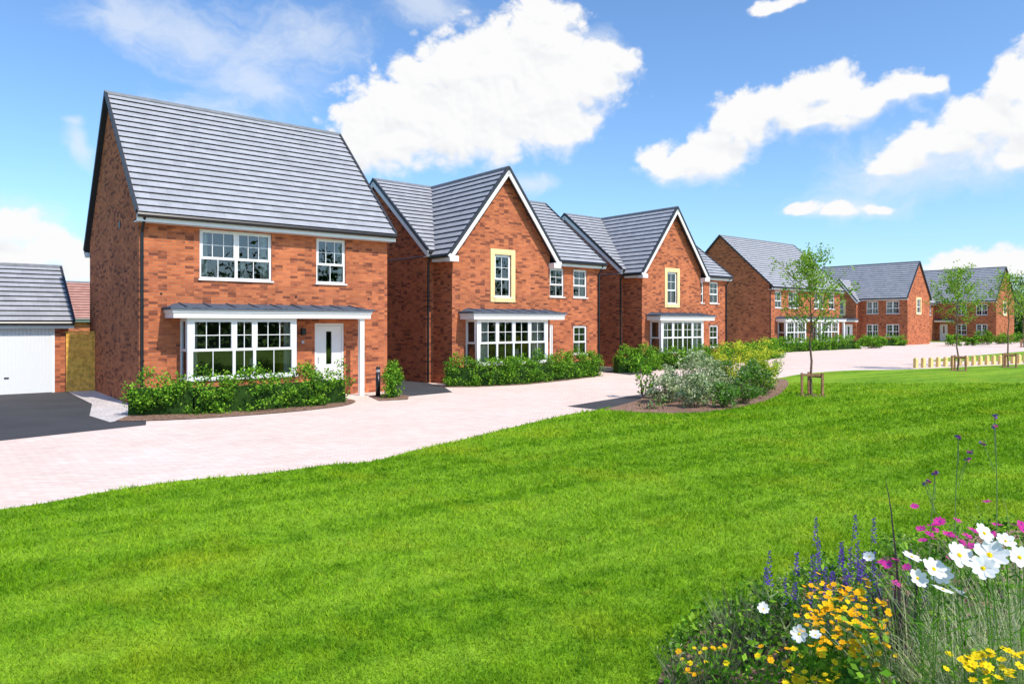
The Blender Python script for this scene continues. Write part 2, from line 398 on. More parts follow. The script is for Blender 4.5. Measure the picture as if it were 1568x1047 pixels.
    def canopy(s,x0,x1,y0,proj,z=2.34):
        yf=y0-proj
        s.t.box(x0,x1,yf,y0-.003,z,z+.22,0)
        s.t.box(x0-.03,x1+.03,yf-.03,y0-.004,z+.14,z+.218,0)
        h=.09; a=(x0-h,yf-h,z+.245);b=(x1+h,yf-h,z+.245);c=(x1-.25,y0-.003,z+.40);d=(x0+.25,y0-.003,z+.40)
        s.t.poly([a,b,c,d],5); e=(x0-h,y0-.003,z+.245); f=(x1+h,y0-.003,z+.245)
        s.t.poly([e,a,d],5); s.t.poly([b,f,c],5); s.t.box(x0-h,x1+h,yf-h,y0-.004,z+.222,z+.28,5)
        x=x0+.35
        while x<x1-.3:
            s.t.beam((x,yf-h,z+.275),(x,y0-.01,z+.415),.03,.02,5); x+=.62
    def bay(s,x0,x1,y0,proj,z0=.68,z1=2.34,cols=(1.9,1,1.9)):
        yf=y0-proj
        s.wall((x0,yf),(1,0),[(0,z0),(x1-x0,z0)]); s.wall((x0,y0),(0,-1),[(0,z0),(proj,z0)]); s.wall((x1,yf),(0,1),[(0,z0),(proj,z0)])
        s.t.box(x0-.04,x1+.04,yf-.05,y0-.003,z0,z0+.05,0)
        def PF(o,d):
            o=Vector((*o,0));d=Vector((*d,0));n=Vector((-d.y,d.x,0))
            return lambda a,z,dd=0:o+d*a+n*dd+Vector((0,0,z))
        Z0=z0+.05
        s.window(PF((x0,yf),(1,0)),0.07,x1-x0-.07,Z0,z1,cols,.47,d=.0,sill=False,fw=.07)
        s.window(PF((x0,y0),(0,-1)),0.0,proj-.072,Z0,z1,(1,),.47,bars=False,curt=False,d=0,sill=False,inside=False)
        s.window(PF((x1,yf),(0,1)),0.072,proj,Z0,z1,(1,),.47,bars=False,curt=False,d=0,sill=False,inside=False)
        s.t.box(x0-.004,x0+.068,yf-.004,yf+.068,Z0,z1,0); s.t.box(x1-.068,x1+.004,yf-.004,yf+.068,Z0,z1,0)
    def finish(s):
        s.w.obj('walls',['brick'],s.e); s.r.obj('roof',[s.tile,'tilejoint'],s.e)
        s.t.obj('trim',['white','verge','black','metal','ridgetile','lead','cream'],s.e)
        if s.fr.f: s.fr.obj('window_frames',['white'],s.e)
        if s.g.f: s.g.obj('window_glass',['glass'],s.e)
        if s.i.f: s.i.obj('interior',['room','curtain'],s.e)
        return s.e

def yframe(h,P,a,b,z0,z1,t=.2):
    B=lambda *q:h.bx(h.t,P,*q,6)
    B(a-t,a,z0-t,z1+t,-.03,.03);B(b,b+t,z0-t,z1+t,-.03,.03);B(a,b,z1,z1+t,-.03,.03);B(a,b,z0-t,z0,-.045,.03)

def plain(name,loc,rz,W,Dp,ry,rz_,ez,rez,wins=(),bays=(),doors=(),can=(),posts=(),sidewins=(),tile='tile',barge=False,oh=.35):
    h=House(name,loc,rz,tile)
    sl=(rz_-ez)/(ry+oh); zf=ez+sl*oh-.06; slr=(rz_-rez)/(Dp+.25-ry); zr=rez+slr*.25-.06
    holes=[w[:4] for w in wins]+[(b[0]+.2,b[1]-.2,.5,2.3) for b in bays]+[(d[0],d[1],0,d[2]) for d in doors]
    P=h.wall((0,0),(1,0),[(0,zf),(W,zf)],holes)
    for w in wins: h.window(P,*w[:4],cols=w[4])
    for d in doors: h.door(P,d[0],d[1],d[2])
    h.wall((0,Dp),(0,-1),[(0,zr),(Dp-ry,rz_-.07),(Dp,zf)])
    PR=h.wall((W,0),(0,1),[(0,zf),(ry,rz_-.07),(Dp,zr)],[w[:4] for w in sidewins])
    for w in sidewins: h.window(PR,*w[:4],cols=w[4]); yframe(h,PR,*w[:4])
    h.wall((W,Dp),(-1,0),[(0,zr),(W,zr)])
    v=.12
    h.plane((-v,-oh,ez),(W+v,-oh,ez),(W+v,ry,rz_),(-v,ry,rz_))
    h.plane((W+v,Dp+.25,rez),(-v,Dp+.25,rez),(-v,ry,rz_),(W+v,ry,rz_))
    for x in (-v,W+v):
        h.verge((x,-oh,ez),(x,ry,rz_),barge); h.verge((x,Dp+.25,rez),(x,ry,rz_),barge)
    h.ridge((-v-.03,ry,rz_+.03),(W+v+.03,ry,rz_+.03))
    h.eave((-v,-oh,ez),(W+v,-oh,ez),(0,1,0),oh); h.eave((-v,Dp+.25,rez),(W+v,Dp+.25,rez),(0,-1,0),.25)
    if ez>3: h.pipe(.06,0,ez-.1,0,-oh)
    for b in bays: h.bay(b[0],b[1],0,.7)
    for c in can: h.canopy(c[0],c[1],0,c[2])
    for p in posts: h.t.box(p-.07,p+.07,-.78,-.64,0,2.34,0)
    return h

h=plain('brick_house',(-9.68,18.64),TH,7.3,7.0,3.7,9.05,5.03,4.62,
  wins=[(1.5,3.5,3.42,4.78,(1,1)),(4.87,5.83,3.42,4.78,(1,))],bays=[(1.0,3.95)],doors=[(4.82,5.78,2.2)],can=[(.62,6.25,.85)],posts=[6.0])
h.t.box(4.38,4.5,-.1,-.003,1.85,2.05,2); h.t.box(4.4,4.48,-.02,-.003,1.6,1.68,3); h.t.box(-.02,.08,-.03,-.003,.2,.3,3)
for x in (.5,4.2,6.6): h.t.box(x,x+.06,-.012,-.003,2.96,3.0,2)
h.t.box(-.02,-.003,2.2,2.4,4.9,5.1,1)
h.finish()
def gabled(name,loc):
    h=House(name,loc,TH); W=9.2;Dp=7.6;ry=3.8;R=8.05;e=4.85
    x0,x1=.32,5.07; xm=(x0+x1)/2; we=4.65; wy=-1.2
    wins=[(6.17,7.0,3.33,4.55,(1,)),(7.56,8.4,3.33,4.55,(1,)),(7.56,8.4,.85,2.1,(1,))]
    P=h.wall((x1,0),(1,0),[(0,5.02),(W-x1,5.02)],[(w[0]-x1,w[1]-x1,w[2],w[3]) for w in wins]+[(.35,1.3,0,2.15)])
    for w in wins: h.window(P,w[0]-x1,w[1]-x1,w[2],w[3],cols=w[4])
    h.door(P,.35,1.3,2.15)
    h.wall((0,0),(1,0),[(0,5.02),(x0,5.02)])
    h.wall((0,Dp),(0,-1),[(0,5.02),(Dp-ry,R-.07),(Dp,5.02)])
    h.wall((W,0),(0,1),[(0,5.02),(ry,R-.07),(Dp,5.02)]); h.wall((W,Dp),(-1,0),[(0,5.02),(W,5.02)])
    ww=x1-x0
    yw=(1.93,2.73,3.2,4.8)
    P=h.wall((x0,wy),(1,0),[(0,4.95),(ww/2,7.97),(ww,4.95)],[yw,(.8,3.8,.5,2.3)])
    h.window(P,*yw,cols=(1,)); yframe(h,P,*yw)
    h.wall((x0,0),(0,-1),[(0,4.95),(-wy,4.95)]); h.wall((x1,wy),(0,1),[(0,4.95),(-wy,4.95)])
    h.bay(x0+.6,x0+4.0,wy,.7,cols=(1,1,1,1)); h.canopy(x0+.35,x0+4.75,wy,.85)
    v=.12
    h.plane((-v,-.3,e),(W+v,-.3,e),(W+v,ry,R),(-v,ry,R)); h.plane((W+v,Dp+.3,e),(-v,Dp+.3,e),(-v,ry,R),(W+v,ry,R))
    for x in (-v,W+v): h.verge((x,-.3,e),(x,ry,R)); h.verge((x,Dp+.3,e),(x,ry,R))
    h.ridge((-v-.03,ry,R+.03),(W+v+.03,ry,R+.03))
    fy=wy-.3; a=.3
    h.plane((x0-a,ry-.02,we),(x0-a,fy,we),(xm,fy,R-.01),(xm,ry-.02,R-.01)); h.plane((x1+a,fy,we),(x1+a,ry-.02,we),(xm,ry-.02,R-.01),(xm,fy,R-.01))
    h.verge((x0-a,fy,we),(xm,fy,R)); h.verge((x1+a,fy,we),(xm,fy,R)); h.ridge((xm,fy-.03,R+.02),(xm,ry,R+.02))
    for l,r in ((x0-a-.02,x0+.06),(x1-.06,x1+a+.02)): h.t.box(l,r,fy-.03,wy-.003,we-.25,we-.05,0)
    h.eave((-v,-.3,e),(x0-a,-.3,e),(0,1,0)); h.eave((x1+a,-.3,e),(W+v,-.3,e),(0,1,0))
    h.eave((x0-a,fy+.05,we),(x0-a,-.3,we),(1,0,0),.28); h.eave((x1+a,fy+.05,we),(x1+a,-.3,we),(-1,0,0),.28)
    h.pipe(.05,0,e-.1,0,-.3); h.pipe(W-.1,0,e-.1,0,-.3)
    h.finish()
gabled('brick_house',(-3.16,26.5)); gabled('brick_house',(5.34,35.8))
plain('brick_house',(19.7,55),TH,11.2,8.7,4.36,9.3,5.0,4.9,
  wins=[(.8,1.8,3.4,4.7,(1,)),(2.8,4.4,3.4,4.7,(1,1)),(6.8,8.4,3.4,4.7,(1,1)),(9.3,10.3,3.4,4.7,(1,))],
  bays=[(1.2,4.2),(6.6,9.6)],doors=[(4.7,5.5,2.1)],can=[(.9,10.6,.85)],posts=[5.9,10.4]).finish()
h=plain('brick_house',tuple((Vector((40.2,73,0))+U2*10.2)[:2]),TH-math.pi/2,10.2,5.6,2.8,8.6,4.8,4.7,
  wins=[(6.1,7.3,3.2,4.5,(1,1)),(8.1,9.4,3.2,4.5,(1,1)),(6.1,7.3,.8,2.1,(1,1)),(8.1,9.4,.8,2.1,(1,1)),(.4,1.4,3.2,4.5,(1,))],sidewins=[(2.3,3.2,3.3,4.7,(1,))],oh=.3)
P=h.wall((1.9,-.8),(1,0),[(0,4.6),(1.75,6.75),(3.5,4.6)],[(1.35,2.15,3.2,4.5),(2.2,3.1,0,2.1)])
h.window(P,1.35,2.15,3.2,4.5,(1,)); yframe(h,P,1.35,2.15,3.2,4.5); h.door(P,2.2,3.1,2.1)
h.wall((1.9,0),(0,-1),[(0,4.6),(.8,4.6)]); h.wall((5.4,-.8),(0,1),[(0,4.6),(.8,4.6)])
h.plane((1.65,1.5,4.45),(1.65,-1.05,4.45),(3.65,-1.05,6.9),(3.65,1.5,6.9)); h.plane((5.65,-1.05,4.45),(5.65,1.5,4.45),(3.65,1.5,6.9),(3.65,-1.05,6.9))
h.verge((1.65,-1.05,4.45),(3.65,-1.05,6.9)); h.verge((5.65,-1.05,4.45),(3.65,-1.05,6.9)); h.canopy(.5,5.6,-.8,.7); h.finish()
plain('brick_house',tuple((Vector((57.3,85,0))+U2*9.5)[:2]),TH-math.pi/2,9.5,6.5,3.2,9.0,4.9,4.8,
  wins=[(1,2,3.2,4.5,(1,)),(5.2,6.4,3.2,4.5,(1,1)),(7.4,8.6,3.2,4.5,(1,1)),(5.2,6.4,.8,2.1,(1,1)),(7.4,8.6,.8,2.1,(1,1))],doors=[(3.4,4.3,2.1)],can=[(3,5,.7)],sidewins=[(2.6,3.5,3.3,4.7,(1,))]).finish()
plain('brick_house',(50.5,88),TH,8.5,7.5,3.7,8.8,4.7,4.6,wins=[(1,2.2,3.2,4.4,(1,1)),(6,7.5,3.2,4.4,(1,1))]).finish()
plain('brick_house',(-32,41),TH,9,6,3,4.9,2.5,2.5,tile='redtile').finish()
h=plain('garage',(-19.13,19.1),TH,6.3,5.2,2.6,4.15,2.25,2.25,oh=.25)
h.fr.box(3.38,3.46,-.04,-.003,0,2.12); h.fr.box(5.84,5.92,-.04,-.003,0,2.12); h.fr.box(3.46,5.84,-.04,-.003,2.04,2.12)
h.finish()
g=MB(); g.box(3.46,5.84,-.03,-.004,.02,2.04); g.obj('garage_door',['gdoor'],h.e)
g=MB(); g.box(4.6,4.72,-.05,-.03,.5,.54); g.obj('door_handle',['black'],h.e)
e=empty('timber_fence',(-14.28,23.0,0),math.atan2(.42,.85)); mb=MB()
for i in range(9):
    x=i*.105; mb.box(x,x+.1,0,.02,0,1.88-.01*(i%3))
for z in (.3,1.5): mb.box(0,.95,.022,.07,z,z+.08)
mb.box(-.02,.97,-.01,.05,1.89,1.94); mb.obj('boards',['wood'],e)

# ------------------------------------------------------------ ground
g=MB(); g.poly([(-900,-300,0),(900,-300,0),(900,1500,0),(-900,1500,0)]); g.obj('ground',['field'])
sheet('paved_road',[(-26,2),(-5,2),(5,14),(12,26),(64,26),(64,84),(36,84),(28,66),(-3,40),(-10,30),(-26,20)],.004,'paving')
sheet('asphalt_driveway',[(-17,5),(-13.6,8.8),(-9.6,13.4),(-7.9,15.5),(-8.9,17.5),(-10.2,19.3),(-13.7,23.7),(-14.4,23.1),(-20,18.6),(-26,14),(-26,5)],.008,'asphalt')
sheet('gravel_strip',[(-8.9,15.9),(-8.6,17.0),(-9.6,18.75),(-13.7,23.6),(-14.4,23.2),(-11.4,19.5),(-10.0,17.0)],.016,'gravel')
dr=[(-3.3,21.4),(-1.9,22.9),(-2.4,25.0),(-3.2,26.6),(-9,33),(-10.5,31.5),(-4.2,23.4)]
sheet('asphalt_driveway',dr,.008,'asphalt'); sheet('asphalt_driveway',[(x+8.3,y+9.1) for x,y in dr],.008,'asphalt')
sheet('asphalt_driveway',[(1.45,19.0),(3.8,22),(5.0,23.2),(4.2,20.4),(2.35,18.1)],.008,'asphalt')
sheet('planting_bed',smooth_path([(-8.9,16.1),(-8.4,16.1),(-7.24,16.5),(-6.03,17.3),(-5.03,18.25),(-4.4,19.3),(-4.6,20.6),(-6.2,21.1),(-9.4,18.6)],4),.020,'mulch')
b2=[(-2.5,24.6),(-1.2,24.8),(.45,25.7),(2.1,27.6),(3.7,30.0),(3.9,31.5),(-2.2,25.9)]
sheet('planting_bed',b2,.020,'mulch'); sheet('planting_bed',[(x+8.5,y+9.3) for x,y in b2],.020,'mulch')
sheet('planting_bed',[(-3.75,20.3),(-3.0,20.7),(-3.1,21.7),(-4.0,22.3),(-4.3,21.6)],.020,'mulch')
edge=smooth_path([(-16,-1),(-11,4.2),(-8.2,7.0),(-5.99,8.40),(-5.32,9.24),(-4.56,9.96),(-3.63,10.39),(-2.85,11.05),(-2.21,11.36),(-1.62,12.41),(-.80,13.67),(.22,15.41),(1.34,17.16),(2.25,18.2),(3.6,20.2),(4.6,22.6),(7.2,25.6),(10.5,28.5),(12.6,31),(15.6,33.2),(19.1,34.1),(27.4,38.4),(45,46)],6)
lawn=edge+[(62,48),(62,-40),(-16,-40)]
sheet('lawn',lawn,.024,'turf')
sheet('grass_verge',[(24,41.5),(30,41.8),(46,52),(50,60),(40,56),(28,46)],.014,'turf')
bed=smooth_path([(2.3,18.1),(3.2,17.5),(4.4,17.45),(6.2,18.9),(8.1,21.8),(10.2,26.5),(10.3,28.2),(7.2,25.7),(4.6,22.7),(3.5,20.2),(2.3,18.1)],5)
sheet('planting_bed',bed[:-1],.030,'mulch')
fbed=smooth_path([(.6,1.5),(.68,3.2),(.86,4.3),(1.4,5.15),(2.3,5.9),(3.6,6.8),(5.4,7.6),(8,8.2)],5)+[(9,1.5)]
sheet('flower_bed_soil',fbed,.030,'mulch')
N=430000
Y=3.2*(26/3.2)**rng.random(N); X=(rng.random(N)*2-1)*(.86*Y+.4)
ok=inpoly(X,Y,lawn)&~inpoly(X,Y,bed)&~inpoly(X,Y,fbed); X=X[ok];Y=Y[ok];n=len(X)
sc=np.clip(Y/5,.8,4); w=.0042*sc; hh=rng.uniform(.018,.050,n)*(.75+.25*sc)
cl=np.sin(X*5.1+np.sin(Y*3.3)*2)*np.sin(Y*4.7+np.sin(X*2.9)*2)+.7*np.sin(X*13+np.sin(Y*9)*2)*np.sin(Y*12+np.sin(X*8)*2); hh*=1+.25*cl
an=rng.random(n)*2*np.pi; lean=rng.normal(size=(n,2))*.6*hh[:,None]
base=np.stack([X,Y,np.full(n,.02)],1); dx=np.stack([np.cos(an)*w,np.sin(an)*w,np.zeros(n)],1)
tip=base+np.stack([lean[:,0],lean[:,1],hh],1)
V=np.stack([base-dx,base+dx,tip],1).reshape(-1,3)
npmesh('grass',V,3,np.zeros(n),['blade'])

# ------------------------------------------------------------ hedges and shrubs
def hedge(path,w=.65,hgt=.95,name='hedge',mats=('lf_d','lf_m','lf_l'),lo=(.6,.35,.05),hi=(.06,.46,.48),leaf=.075,per=42,dens=44,sig=.10):
    e=empty(name); pts=[Vector((*p,0)) for p in path]; cs=[]; core=MB(); run=0
    for a,b in zip(pts,pts[1:]):
        L=(b-a).length; d=(b-a).normalized(); s=Vector((-d.y,d.x,0))
        core.hexa([a-s*w*.2,b-s*w*.2,b+s*w*.2,a+s*w*.2]+[q+Vector((0,0,hgt*.62)) for q in (a-s*w*.14,b-s*w*.14,b+s*w*.14,a+s*w*.14)])
        for i in range(int(L*dens)):
            t=random.random()*L; bush=.86+.24*abs(math.sin((run+t)*2.7))
            if random.random()<.45:
                lat=random.choice((-1,1))*w*random.uniform(.32,.50)*bush; z=hgt*random.uniform(.07,.6)
            else:
                th=random.uniform(0,1)*math.pi; lat=math.cos(th)*w*.42*bush; z=(hgt*.5+math.sin(th)*hgt*.40)*random.uniform(.8,1.13)*bush
            p=a+d*t+s*lat; cs.append((p.x,p.y,max(.07,z)))
        run+=L
    core.obj('core',['hedge_core'],e)
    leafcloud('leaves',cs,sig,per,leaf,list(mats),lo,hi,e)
hedge([(-9.15,17.2),(-7.75,17.5),(-6.5,18.2),(-5.5,19.15),(-4.75,20.1)],.8,1.02)
hp=[(-2.3,25.05),(-.8,25.35),(.4,26.3),(1.9,28.0),(3.5,30.1)]
hedge(hp,.7,1.05); hedge([(x+8.5,y+9.3) for x,y in hp],.7,1.0,leaf=.09,per=34,dens=32)
hedge([(4.6,31.8),(5.6,32.4),(6.6,33.6)],.9,1.1,leaf=.09,per=40,lo=(.4,.5,.1),hi=(.05,.4,.55))
hedge([(12.8,40.5),(14.5,42.5),(17,46)],.9,1.1,leaf=.1,per=36,dens=26,lo=(.4,.5,.1),hi=(.05,.4,.55))
hedge([(18.8,53.0),(24,57.5),(30,62.3)],1.0,1.1,leaf=.13,per=30,dens=18,sig=.14)
hedge([(34,70),(38.5,70.5)],1.0,1.0,leaf=.14,per=30,dens=18,sig=.14,lo=(.3,.5,.2),hi=(0,.4,.6))
hedge([(-3.62,21.25),(-3.45,21.2)],.62,1.1,name='clipped_shrub',dens=420,per=30,lo=(.4,.5,.1),hi=(.05,.5,.45))

def shrub(x,y,r,h,mats,lo,hi,name='shrub',n=26,per=55,leaf=.07):
    e=empty(name,(x,y,0)); cs=[]
    for i in range(n):
        a=random.random()*6.28; rr=r*math.sqrt(random.random())*.85; z=h*random.uniform(.15,.98)*(1-.4*(rr/r)**2)
        cs.append((rr*math.cos(a),rr*math.sin(a),max(.08,z)))
    mb=MB()
    for c in cs[::2]: mb.cyl((c[0]*.15,c[1]*.15,0),c,.012,.004,5)
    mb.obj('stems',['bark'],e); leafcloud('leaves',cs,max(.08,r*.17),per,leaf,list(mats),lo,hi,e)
V3=('lf_d','lf_g','lf_w'); G3=('lf_d','lf_m','lf_l'); Y3=('lf_m','lf_l','lf_y')
for (x,y,r,h_) in [(4.15,19.6,.45,1.05),(4.75,18.6,.5,1.0),(5.1,19.9,.6,1.4),(5.85,20.5,.5,1.1),(5.6,21.8,.5,1.5),(4.6,20.6,.4,1.1)]:
    shrub(x,y,r,h_,V3,(.35,.35,.3),(.03,.27,.7),n=26,leaf=.075)
for (x,y,r,h_) in [(6.25,19.4,.45,.9),(7.0,20.9,.5,1.1),(7.5,22.0,.55,1.2),(6.5,22.6,.5,1.25),(5.5,18.6,.4,.7)]:
    shrub(x,y,r,h_,('lf_d','lf_m','lf_g'),(.45,.4,.15),(.05,.5,.45))
for (x,y,r,h_) in [(8.35,23.9,.6,1.4),(8.0,25.2,.6,1.7),(9.1,25.9,.65,1.7),(7.2,24.6,.5,1.6),(7.9,22.9,.4,1.1)]:
    shrub(x,y,r,h_,Y3,(.3,.4,.3),(.0,.15,.85),n=34)
shrub(3.85,21.0,.35,1.35,G3,(.3,.5,.2),(.1,.5,.4),name='sapling',n=14,per=30,leaf=.1)
shrub(3.55,18.2,.35,.3,('lf_pur','lf_m','lf_g'),(.4,.4,.2),(.3,.3,.4),n=8,per=20)

# ------------------------------------------------------------ trees
def young_tree(x,y,H,cw,c0,n=22,leaves=2600,leaf=.085,name='young_tree'):
    e=empty(name,(x,y,0)); mb=MB(); pts=[Vector((0,0,0))]
    for i in range(1,9): pts.append(Vector((random.uniform(-.04,.04),random.uniform(-.04,.04),H*.93*i/8)))
    for i in range(8): mb.cyl(pts[i],pts[i+1],.042*(1-i/9),.042*(1-(i+1)/9),7,0,False)
    tips=[]
    for i in range(n):
        f=(i+.5)/n; z=c0+(H*.88-c0)*f; a=i*2.4+random.uniform(-.4,.4); L=cw*(.75+.5*math.sin(math.pi*min(1,f*.8+.2)))*random.uniform(.65,1.3)*(1-.45*f)
        s=Vector((0,0,z)); d=Vector((math.cos(a)*.85,math.sin(a)*.85,.6)); m1=s+d*L*.5; m2=m1+(d+Vector((0,0,.35)))*L*.5
        mb.cyl(s,m1,.014,.010,5,0,False); mb.cyl(m1,m2,.010,.004,5,0,False)
        for q in range(4): tips.append(s.lerp(m1,random.uniform(.35,1))); tips.append(m1.lerp(m2,random.random()))
        for q in range(3):
            b0=s.lerp(m2,random.uniform(.3,.8)); b1=b0+Vector((random.uniform(-1,1),random.uniform(-1,1),random.uniform(.1,1)))*L*.4
            mb.cyl(b0,b1,.006,.003,4,0,False); tips+= [b0.lerp(b1,.5),b1,b1]
    tips.append(Vector((0,0,H*.95))); tips.append(Vector((0,0,H)))
    mb.obj('trunk_and_branches',['bark'],e)
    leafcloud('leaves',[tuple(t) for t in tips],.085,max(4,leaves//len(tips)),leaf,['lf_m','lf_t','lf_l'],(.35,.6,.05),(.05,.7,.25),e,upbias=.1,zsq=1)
    st=MB()
    for (sx,sy) in ((-.32,-.1),(.25,-.2),(.05,.3)): st.box(sx-.03,sx+.03,sy-.03,sy+.03,0,.72)
    st.beam((-.32,-.1,.66),(.25,-.2,.66),.02,.07); st.beam((.25,-.2,.6),(.05,.3,.6),.02,.06); st.obj('stakes',['stake'],e)
    mm=MB()
    k=[(math.cos(t*.5236)*.42,math.sin(t*.5236)*.42,.034) for t in range(12)]; mm.poly(k); mm.obj('tree_pit',['mulch'],e)
young_tree(9.0,21.6,4.6,1.15,1.75,n=28,leaves=3800)
young_tree(20.6,33.2,5.0,1.35,1.9,leaves=3200,leaf=.1)
young_tree(24.6,35.6,5.0,1.15,2.3,leaves=1600,leaf=.1)
young_tree(47,66,5.5,1.1,2.0,n=14,leaves=900,leaf=.16)

def crown(cx,cy,z0,z1,r,n,per,sig,leaf,parent,name='leaves',mats=('lf_far','lf_d','lf_m')):
    cs=[]
    for i in range(n):
        a=random.random()*6.28; f=random.random(); rr=r*math.sqrt(max(0,1-(2*f-1)**2))*random.uniform(.45,1.05)
        cs.append((cx+rr*math.cos(a),cy+rr*math.sin(a),z0+(z1-z0)*f))
    leafcloud(name,cs,sig,per,leaf,list(mats),(.6,.35,.05),(.1,.5,.4),parent)
def big_tree(x,y,H,r,name='broadleaf_tree'):
    e=empty(name,(x,y,0)); mb=MB(); mb.cyl((0,0,0),(0,0,H*.6),.22,.1,8)
    for i in range(7):
        a=i*.9; mb.cyl((0,0,H*(.25+.05*i)),(math.cos(a)*r*.7,math.sin(a)*r*.7,H*(.45+.06*i)),.09,.03,6)
    mb.obj('trunk',['bark'],e); crown(0,0,H*.25,H,r,60,70,r*.2,.28,e)
for (x,y,H,r) in [(72,100,8.6,2.6),(80,104,7.5,3),(66,104,6.0,2.6)]: big_tree(x,y,H,r)
def mass(name,line,H,step,leaf):
    e=empty(name); cs=[]
    for a,b in zip(line,line[1:]):
        L=math.dist(a,b); k=int(L/step)
        for i in range(k):
            t=(i+random.random())/k; hx=H*random.uniform(.6,1.15)
            for q in range(14):
                cs.append((a[0]+(b[0]-a[0])*t+random.uniform(-2,2),a[1]+(b[1]-a[1])*t+random.uniform(-2,2),hx*(random.random()**.8)))
    leafcloud('leaves',cs,.9,28,leaf,['lf_far','lf_d','lf_m'],(.6,.3,.1),(.2,.55,.25),e)
mass('background_trees',[(5,-40),(30,-20),(40,2),(47,14),(58,24)],8.0,1.2,.55)
mass('distant_trees',[(60,165),(110,150),(160,140)],6,3.5,.8)
for (x,y,r,h_) in [(43,70,.8,1.3),(45.5,71,.7,1.0),(48,73,.9,1.6),(52,76,1,1.2),(55.5,78,1,1.4),(60,82,1.2,1.8),(37,72,.7,.8),(31.5,62.8,.8,1.3)]:
    shrub(x,y,r,h_,G3,(.5,.4,.1),(.05,.45,.5),per=40,leaf=.16)
for i in range(17):
    x=19.9+i*.53; y=35.4+i*.27; mb=MB(); mb.box(-.08,.08,-.08,.08,0,.44)
    mb.hexa([(-.08,-.08,.44),(.08,-.08,.44),(.08,.08,.44),(-.08,.08,.44),(-.04,-.04,.5),(.04,-.04,.5),(.04,.04,.5),(-.04,.04,.5)])
    o=mb.obj('timber_bollard',['post'],None,bevel=.006); o.location=(x,y,0); o.rotation_euler[2]=.3
e=empty('bollard_light',(-4.02,21.55,0)); mb=MB(); mb.cyl((0,0,0),(0,0,.72),.07,.07,14,0); mb.cyl((0,0,.72),(0,0,.84),.055,.055,14,1); mb.cyl((0,0,.84),(0,0,.9),.085,.05,14,0); mb.obj('post',['black','metal'],e,True)

# ------------------------------------------------------------ flower bed
class FV:
    def __init__(s,mats): s.q=[]; s.mi=[]; s.mats=mats
    def quad(s,a,b,c,d,m): s.q+=[a,b,c,d]; s.mi.append(m)
    def blade(s,p,tip,w,m,bend=(0,0,0),seg=3,taper=.9):
        p=np.array(p,float);tip=np.array(tip,float);d=tip-p; sd=np.cross(d,[random.uniform(-1,1),random.uniform(-1,1),.2]); sd/=np.linalg.norm(sd)+1e-9; bend=np.array(bend)
        for i in range(seg):
            t0=i/seg;t1=(i+1)/seg; w0=w*(1-t0*taper)/2;w1=w*(1-t1*taper)/2
            a=p+d*t0+bend*4*t0*(1-t0)*.5;b=p+d*t1+bend*4*t1*(1-t1)*.5
            s.quad(a-sd*w0,a+sd*w0,b+sd*w1,b-sd*w1,m)
    def stem(s,p,tip,w,m,bend=(0,0,0)):
        p=np.array(p,float);tip=np.array(tip,float);bend=np.array(bend,float);n=5
        P=[p+(tip-p)*i/n+bend*4*(i/n)*(1-i/n)*.5 for i in range(n+1)]
        for i in range(n):
            for sd in (np.array([w/2,0,0]),np.array([0,w/2,0])):
                s.quad(P[i]-sd,P[i]+sd,P[i+1]+sd*.9,P[i+1]-sd*.9,m)
    def flower(s,c,n,r,k,m,mc,cup=.25,wid=.8):
        c=np.array(c,float);n=np.array(n,float);n/=np.linalg.norm(n); x=np.cross(n,[.3,.2,1.]);x/=np.linalg.norm(x);y=np.cross(n,x); o=random.random()*6
        for i in range(k):
            a=o+6.283*i/k; d=x*math.cos(a)+y*math.sin(a); t=np.cross(n,d); rr=r*random.uniform(.88,1.05); hw=rr*math.tan(math.pi/k)*wid
            u=n*cup*rr*random.uniform(.3,1.2)
            s.quad(c+d*r*.08,c+d*rr*.62+t*hw*.9+u*.6,c+d*rr*.98+t*hw*.45+u,c+d*rr*.75+u*.55,m)
            s.quad(c+d*r*.08,c+d*rr*.75+u*.55,c+d*rr*.98-t*hw*.45+u,c+d*rr*.62-t*hw*.9+u*.6,m)
            s.quad(c+d*rr*.75+u*.55,c+d*rr*.98+t*hw*.45+u,c+d*rr*1.03+u,c+d*rr*.98-t*hw*.45+u,m)
        if mc is not None:
            q=r*.17; cc=c+n*r*.08
            for i in range(4):
                a=i*math.pi/2; d=x*math.cos(a)*q+y*math.sin(a)*q; e_=x*math.cos(a+1.57)*q+y*math.sin(a+1.57)*q
                s.quad(cc+n*q*.6,cc+d,cc+(d+e_)*.75-n*.002,cc+e_,mc)
    def done(s,name):
        if s.q: npmesh(name,np.array(s.q),4,s.mi,s.mats)
R=random.uniform
def base_near(x,y,sp=.15): return (x+R(-sp,sp),y+R(-sp,sp),.02)
